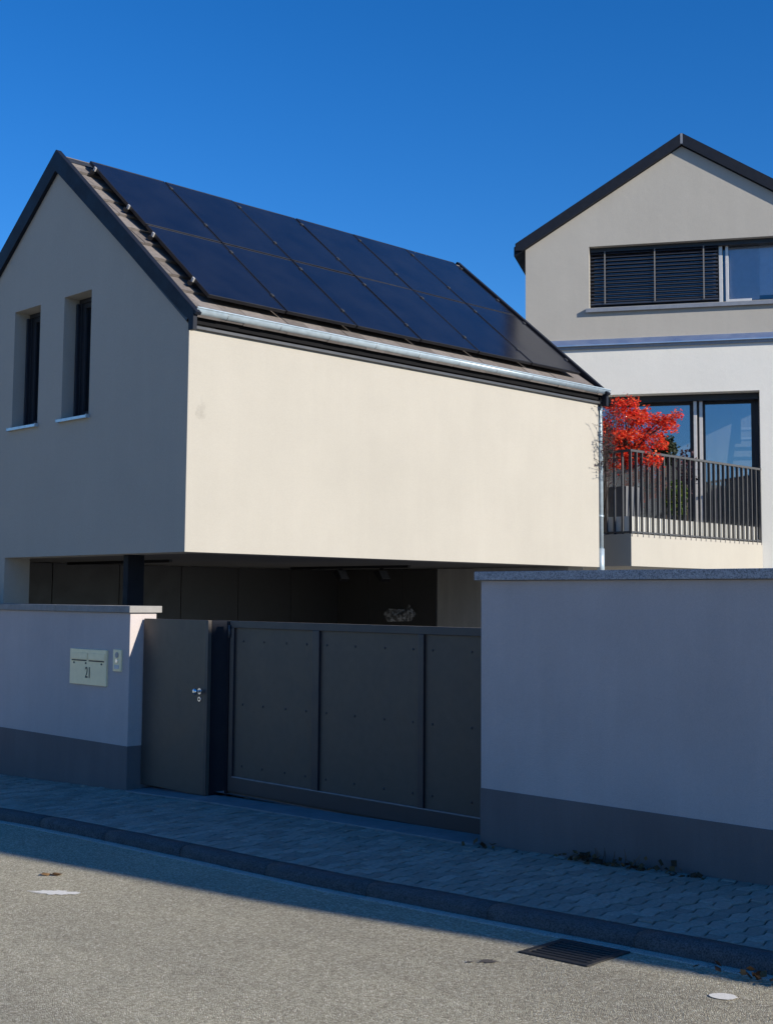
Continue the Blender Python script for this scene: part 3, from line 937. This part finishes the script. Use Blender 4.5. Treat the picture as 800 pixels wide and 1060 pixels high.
# ------------------------------------------------------------------ plants on the balcony
def leaf(mb, p, size, rnd, mi=0, flat=0.5):
    d = Vector((rnd.gauss(0, 1), rnd.gauss(0, 1), rnd.gauss(0, flat))).normalized()
    n = Vector((rnd.gauss(0, .6), rnd.gauss(0, .6), 1)).normalized()
    s = d.cross(n).normalized()
    p = Vector(p)
    # a small three-lobed leaf
    a = p; b = p + d * size * .45 + s * size * .42; c = p + d * size; e = p + d * size * .45 - s * size * .42
    m = p + d * size * .55 + n * size * .08
    vs = [mb.bm.verts.new(q) for q in (a, b, m, e, c)]
    for t in ((0, 1, 2), (0, 2, 3), (1, 4, 2), (2, 4, 3)):
        mb.bm.faces.new([vs[q] for q in t]).material_index = mi

rnd = random.Random(11)
PX, PYY = -11.15, 16.0
org = (PX, PYY, 2.702)
t = thing("planter", org, "tall grey planter holding the red maple behind the balcony railing", "planter")
mb = MB()
mb.slab([(-.17, -.17), (.17, -.17), (.17, .17), (-.17, .17)], [[(-.14, -.14), (.14, -.14), (.14, .14), (-.14, .14)]], lambda a, b, d: (PX + a * (1 + .25 * (d - 2.7)), PYY + b * (1 + .25 * (d - 2.7)), d), 2.703, 3.42)
mb.build("pot", M["planter"], t, org, bevel=.006)
mb = MB(); mb.box(PX - .15, PX + .15, PYY - .15, PYY + .15, 2.72, 3.34); mb.build("soil", M["sand"], t, org)

org = (PX, PYY, 3.34)
t = thing("red_maple", org, "small Japanese maple with bright red autumn leaves on the balcony", "tree")
mb = MB(); lf = MB()
cen = Vector((-10.95, 15.95, 4.25))
mb.tube([(PX, PYY, 3.30), (PX + .02, PYY - .02, 3.6), (PX + .08, PYY - .03, 3.85)], [.030, .025, .021], 7)
tips = []
# layered pads (offset along camera-right dir, height, radius)
CR = Vector((0.704, 0.710, 0)); CF = Vector((-.71, .70, 0))
pads = [(0.08, 4.66, 0.19), (-0.04, 4.55, 0.18), (0.25, 4.57, 0.2), (-0.24, 4.36, 0.13), (-0.15, 4.22, 0.2), (0.11, 4.4, 0.24), (0.37, 4.43, 0.22), (0.6, 4.46, 0.15), (0.78, 4.44, 0.09),
        (0.68, 4.31, 0.13), (0.51, 4.22, 0.2), (0.25, 4.11, 0.2), (0.03, 4.12, 0.2), (-0.04, 3.96, 0.15), (0.13, 3.85, 0.16), (0.42, 3.82, 0.14), (0.56, 4.08, 0.1), (-0.1, 3.79, 0.1), (0.3, 3.96, 0.14), (0.08, 4.28, 0.2), (-.3, 4.05, .12)]
fork = Vector((PX + .08, PYY - .03, 3.85))
base_c = Vector((-11.05, 15.83, 0))
for (a, z, r) in pads:
    for rep in range(2):
        c = base_c + CR * a + CF * rnd.uniform(-.30, .30) + Vector((0, 0, z + rnd.uniform(-.05, .05)))
        mid = fork.lerp(c, .5) + Vector((rnd.uniform(-.06, .06), rnd.uniform(-.06, .06), .06))
        mb.tube([fork, mid, c], [.013, .008, .004], 5)
        for q in range(5):
            e = c + Vector((rnd.gauss(0, r * .6), rnd.gauss(0, r * .6), rnd.gauss(.0, .05)))
            mb.tube([c.lerp(mid, .2), e], [.004, .002], 4)
        nleaf = int(820 * r)
        for q in range(nleaf):
            rr_ = r * math.sqrt(rnd.random()) * 1.05
            th = rnd.uniform(0, 2 * math.pi)
            p = c + Vector((rr_ * math.cos(th), rr_ * math.sin(th), rnd.gauss(0, .045) - .12 * (rr_ / r) ** 2 * r))
            leaf(lf, p, rnd.uniform(.030, .058), rnd)
mb.build("trunk", M["bark"], t, org)
lf.build("crown", M["redleaf"], t, org, normals=False)

# bare dark shrub trailing past the house corner
org = (-11.0, 15.3, 2.70)
t = thing("bare_shrub", org, "bare dark twiggy shrub between the house corner and the red maple", "shrub")
mb = MB(); lf = MB()
for q in range(30):
    a = Vector((-11.0 + rnd.uniform(-.05, .05), 15.25 + rnd.uniform(-.05, .05), 2.72))
    b = Vector((-10.60 + rnd.gauss(0, .05), 14.82 + rnd.gauss(0, .11), rnd.uniform(3.45, 4.5)))
    m_ = a.lerp(b, .5) + Vector((-.02, .04, .1))
    mb.tube([a, m_, b], [.006, .004, .002], 4)
    for w in range(5):
        c = m_.lerp(b, rnd.uniform(.3, 1)); e = c + Vector((rnd.gauss(.03, .07), rnd.gauss(-.02, .07), rnd.gauss(.05, .06)))
        mb.tube([c, e], [.003, .0015], 4)
        for l in range(3):
            leaf(lf, c.lerp(e, rnd.random()), rnd.uniform(.02, .04), rnd)
mb.build("stems", M["bark"], t, org)
lf.build("leaves", M["darkleaf"], t, org, normals=False)

# clipped evergreen and green pot plant further along the railing
def blob_plant(name, label, cat, x, y, zb, zc, rx, rz, n, mat, size, pot=True):
    org = (x, y, 2.702)
    t = thing(name, org, label, cat)
    if pot:
        mb = MB(); mb.tube([(x, y, 2.703), (x, y, 2.72), (x, y, zb), (x, y, zb + .001)], [.11, .12, .15, .13], 16); mb.build("pot", M["planter"], t, org)
    mb = MB(); mb.tube([(x, y, zb - .05), (x, y, zc)], [.02, .012], 6); mb.build("trunk", M["bark"], t, org)
    lf = MB()
    for q in range(n):
        d = Vector((rnd.gauss(0, 1), rnd.gauss(0, 1), rnd.gauss(0, 1))).normalized() * (rnd.random() ** .33)
        leaf(lf, (x + d.x * rx * (1 + .12 * math.sin(7 * d.z)), y + d.y * rx, zc + d.z * rz), rnd.uniform(size * .6, size), rnd, 0, 1)
    lf.build("crown", mat, t, org, normals=False)
blob_plant("clipped_evergreen", "dark rounded evergreen in a pot right of the red maple", "shrub", -11.35, 17.45, 3.0, 4.12, .20, .24, 900, M["evergreen"], .07)
blob_plant("green_pot_plant", "green and yellow leafy plant behind the balcony bars", "plant", -11.25, 17.6, 2.98, 3.35, .20, .30, 420, M["greenleaf"], .09)
blob_plant("red_pot_plant", "small dark red potted shrub close to the terrace door frame", "plant", -11.4, 18.15, 2.98, 3.85, .17, .40, 260, M["darkleaf"], .08)

# ------------------------------------------------------------------ on the street
def drain():
    x0, x1, y0, y1 = -4.39, -3.95, 5.33, 5.705
    org = ((x0 + x1) / 2, (y0 + y1) / 2, gz(-4.2) - .12)
    t = thing("storm_drain", org, "black cast iron street drain grate against the kerb", "drain")
    zt = lambda x: gz(x) - .097
    mb = MB()
    v = mb.box(x0, x1, y0, y1, -.03, -.006)
    for w in v: w.co.z += zt(w.co.x)
    mb.build("pit", M["black"], t, org)
    mb = MB()
    for a, b, c, d in ((x0, x1, y0, y0 + .04), (x0, x1, y1 - .04, y1), (x0, x0 + .04, y0 + .0405, y1 - .0405), (x1 - .04, x1, y0 + .0405, y1 - .0405)):
        v = mb.box(a, b, c, d, -.02, .004)
        for w in v: w.co.z += zt(w.co.x)
    mb.build("frame", M["curb_drain"], t, org, bevel=.003, seg=1)
    for k in range(8):
        y = y0 + .06 + k * .0415
        mb = MB(); v = mb.box(x0 + .0405, x1 - .0405, y, y + .02, -.02, .003)
        for w in v: w.co.z += zt(w.co.x)
        mb.build("bar", M["curb_drain"], t, org, bevel=.003, seg=1)
drain()
def rdz(x, y): return gz(x) - 0.10 - 0.0036 * abs(y - 5.6)
def mark(name, label, cat, x, y, rx, ry, rot, mat, seed, n=26, jag=.18):
    q = random.Random(seed)
    mb = MB()
    pts = []
    for k in range(n):
        a = 2 * math.pi * k / n
        r = 1 + q.uniform(-jag, jag)
        dx, dy = rx * r * math.cos(a), ry * r * math.sin(a)
        pts.append((x + dx * math.cos(rot) - dy * math.sin(rot), y + dx * math.sin(rot) + dy * math.cos(rot)))
    vs = [mb.bm.verts.new((a, b, rdz(a, b) + .004)) for a, b in pts]
    mb.bm.faces.new(vs)
    o = mb.build(name, mat, None, (x, y, rdz(x, y)))
    return tag(o, label, cat)
mark("paint_spot", "round white paint spot on the road near the storm drain", "paint mark", -3.19, 5.33, .062, .05, .3, M["paintmark"], 2, 30, .05)
mark("paint_splash", "smeared white paint patch on the road at the left", "paint mark", -7.60, 4.50, .16, .055, .55, M["paintmark"], 5, 40, .30)
mark("tar_stain", "small dark tar stain on the sunlit road", "stain", -4.39, 5.09, .05, .035, .5, M["stain"], 8, 30, .4)
mark("tar_stain", "tiny dark tar spot left of the larger stain", "stain", -4.45, 5.02, .018, .012, .5, M["stain"], 9, 14, .3)
# fallen leaf on the road
lf = MB(); q = random.Random(4)
for k in range(3):
    leaf(lf, (-8.15 + k * .05, 4.72 + k * .05, rdz(-8.1, 4.7) + .012), .085, q, 0, .1)
tag(lf.build("fallen_leaf", M["dryleaf"], None, (-8.1, 4.75, rdz(-8.1, 4.75)), normals=False), "curled brown fallen leaf on the sunlit road", "leaf")
# dry weeds and leaves along the wall foot
for k, (x, n, lab) in enumerate(((-6.25, 16, "dry leaves at the left foot of the tall street wall"), (-5.35, 46, "larger heap of dark dry leaves at the tall wall's plinth"), (-5.02, 30, "middle heap of dry leaves and twigs along the plinth"), (-4.68, 22, "rightmost clump of dry leaves at the plinth"), (-3.15, 20, "brown leaves caught at the kerb past the storm drain"))):
    q = random.Random(40 + k)
    y = 7.27 if k < 4 else 5.66
    zb = pz(x, 7.27) if k < 4 else gz(x) - .095
    lf = MB()
    for w in range(n):
        px = x + q.gauss(0, .12); py = y - abs(q.gauss(0, .035 if k < 4 else .02))
        leaf(lf, (px, py, zb + abs(q.gauss(0, .018)) + .006), q.uniform(.03, .065), q, 0, .6)
    if k in (1, 2):
        for w in range(7):
            a = Vector((x + q.gauss(0, .08), y, zb)); b = a + Vector((q.gauss(.03, .05), -abs(q.gauss(.02, .02)), q.uniform(.05, .13)))
            lf.tube([a, a.lerp(b, .5) + Vector((.01, 0, .01)), b], [.003, .0025, .0015], 4)
    tag(lf.build("dry_leaves", M["dryleaf"], None, (x, y, zb), normals=False), lab, "dry leaves", "dry leaves on the pavement edge", "thing")

# ------------------------------------------------------------------ neighbours outside the picture
NX0, NX1, NY0, NY1, NZ = 8.0, 12.0, 8.12, 15.2, 9.20
org = (10, NY0, 0.3)
t = thing("neighbour_house", org, "rendered house with steep front roof beside the street, beyond the picture's right edge", "house")
prof = [(NY0, -.5), (NY0, 6.3), (NY0 + .40, NZ), (NY1, NZ), (NY1, -.5)]
mb = MB()
mb.slab([(NX0, -.5), (NX1, -.5), (NX1, 6.1), (NX0, 6.1)], [[(a, b), (a + 1.1, b), (a + 1.1, b + 1.5), (a, b + 1.5)] for a in (8.6, 10.3) for b in (1.3, 4.1)], XZ, NY0 + .002, NY0 + .4)
mb.slab(prof, [], YZ, NX0, NX0 + .4); mb.slab(prof, [], YZ, NX1 - .4, NX1)
mb.box(NX0 + .4, NX1 - .4, NY1 - .4, NY1, -.5, NZ)
mb.build("wall", M["neigh"], t, org)
mb = MB()
mb.slab([(NY0 + .01, 6.1), (NY0 + .41, NZ - .02), (NY1 - .42, NZ - .02), (NY1 - .42, NZ - .2), (NY0 + .72, NZ - .2), (NY0 + .2, 6.1)], [], YZ, NX0 + .402, NX1 - .402)
mb.build("roof", M["tile"], t, org)
for a in (8.6, 10.3):
    for b in (1.3, 4.1):
        mb = MB(); mb.slab([(a, b), (a + 1.1, b), (a + 1.1, b + 1.5), (a, b + 1.5)], [[(a + .08, b + .08), (a + 1.02, b + .08), (a + 1.02, b + 1.42), (a + .08, b + 1.42)]], XZ, NY0 + .14, NY0 + .21)
        w = mb.build("window", M["pale"], t, org)
        mb = MB(); mb.box(a + .07, a + 1.03, NY0 + .17, NY0 + .18, b + .07, b + 1.43); mb.build("pane", M["darkglass"], w, org)
def across(xc, yb, wdt, dep, he, hr, label, mat):
    org = (xc, yb, gz(xc))
    t = thing("house_across", org, label, "house", "houses across the street")
    mb = MB()
    x0, x1 = xc - wdt / 2, xc + wdt / 2
    mb.slab([(x0, -1), (x1, -1), (x1, he), (x0, he)], [[(a, b), (a + 1.1, b), (a + 1.1, b + 1.4), (a, b + 1.4)] for a in (x0 + 1, xc - .55, x1 - 2.1) for b in (1.2, 3.9) if b + 1.5 < he], XZ, yb - .35, yb)
    mb.slab([(yb - .35, -1), (yb - .35, he), (yb - dep / 2, hr - .1), (yb - dep, he), (yb - dep, -1)], [], YZ, x0, x0 + .3)
    mb.slab([(yb - .35, -1), (yb - .35, he), (yb - dep / 2, hr - .1), (yb - dep, he), (yb - dep, -1)], [], YZ, x1 - .3, x1)
    mb.build("wall", mat, t, org)
    mb = MB(); mb.slab([(yb + .3, he - .25), (yb - dep / 2, hr), (yb - dep - .3, he - .25), (yb - dep - .3, he - .05), (yb - dep / 2, hr + .22), (yb + .3, he - .05)], [], YZ, x0 - .2, x1 + .2)
    mb.build("roof", M["tile"], t, org)
    for a in (x0 + 1, xc - .55, x1 - 2.1):
        for b in (1.2, 3.9):
            if b + 1.5 < he:
                mb = MB(); mb.box(a, a + 1.1, yb - .2, yb - .15, b, b + 1.4); mb.build("window", M["darkglass"], t, org)
across(9.0, -17.0, 11, 9, 4.6, 7.6, "tiled house across the street, opposite the driveway", M["neigh"])
across(-14.0, -20.0, 11, 9, 4.6, 7.6, "tiled house across the street, opposite the garage house", M["cream"])

# ------------------------------------------------------------------ light, sky, camera
SEL, SAZ = R(23.0), R(9.5)
sd = Vector((math.cos(SEL) * math.cos(SAZ), math.cos(SEL) * math.sin(SAZ), math.sin(SEL)))
li = bpy.data.lights.new("sun", "SUN")
li.energy = 4.6
li.angle = R(0.42)
li.color = (1.0, 0.93, 0.82)
lo = bpy.data.objects.new("sun", li)
COL.objects.link(lo)
lo.rotation_euler = sd.to_track_quat("Z", "Y").to_euler()
lo.location = (20, 5, 20)

w = bpy.data.worlds.new("World")
SC.world = w
w.use_nodes = True
nt = w.node_tree
bg = nt.nodes["Background"]
sky = nt.nodes.new("ShaderNodeTexSky")
sky.sky_type = "NISHITA"
sky.sun_disc = False
sky.sun_elevation = SEL
sky.sun_rotation = R(90) - SAZ
sky.air_density = 1.0
sky.dust_density = 0.0
sky.ozone_density = 7.0
hs = nt.nodes.new("ShaderNodeHueSaturation")
hs.inputs["Saturation"].default_value = 1.19
hs.inputs["Hue"].default_value = 0.507
nt.links.new(sky.outputs[0], hs.inputs["Color"])
nt.links.new(hs.outputs[0], bg.inputs["Color"])
bg.inputs["Strength"].default_value = 0.108

cam = bpy.data.cameras.new("camera")
co = bpy.data.objects.new("camera", cam)
COL.objects.link(co)
SC.camera = co
cam.sensor_fit = "VERTICAL"
cam.sensor_height = 36.0
cam.lens = 36.0 * 1330.82 / 1060.0
cam.shift_y = -25.08 / 1060.0
cam.clip_end = 2000
yaw, pitch, roll = R(45.30624), R(4.88664), R(0.42818)
F0 = Vector((-math.sin(yaw), math.cos(yaw), 0)); R0 = Vector((math.cos(yaw), math.sin(yaw), 0)); U0 = Vector((0, 0, 1))
F = F0 * math.cos(pitch) + U0 * math.sin(pitch)
U = U0 * math.cos(pitch) - F0 * math.sin(pitch)
Rr = R0 * math.cos(roll) + U * math.sin(roll)
Ur = U * math.cos(roll) - R0 * math.sin(roll)
m = Matrix((Rr, Ur, -F)).transposed().to_4x4()
m.translation = (0, 0, 1.75)
co.matrix_world = m

SC.view_settings.view_transform = "Standard"
SC.view_settings.look = "None"
SC.view_settings.exposure = 0.5
SC.view_settings.gamma = 1.0
SC.view_settings.use_curve_mapping = False
SC.cycles.use_denoising = True
SC.cycles.max_bounces = 8
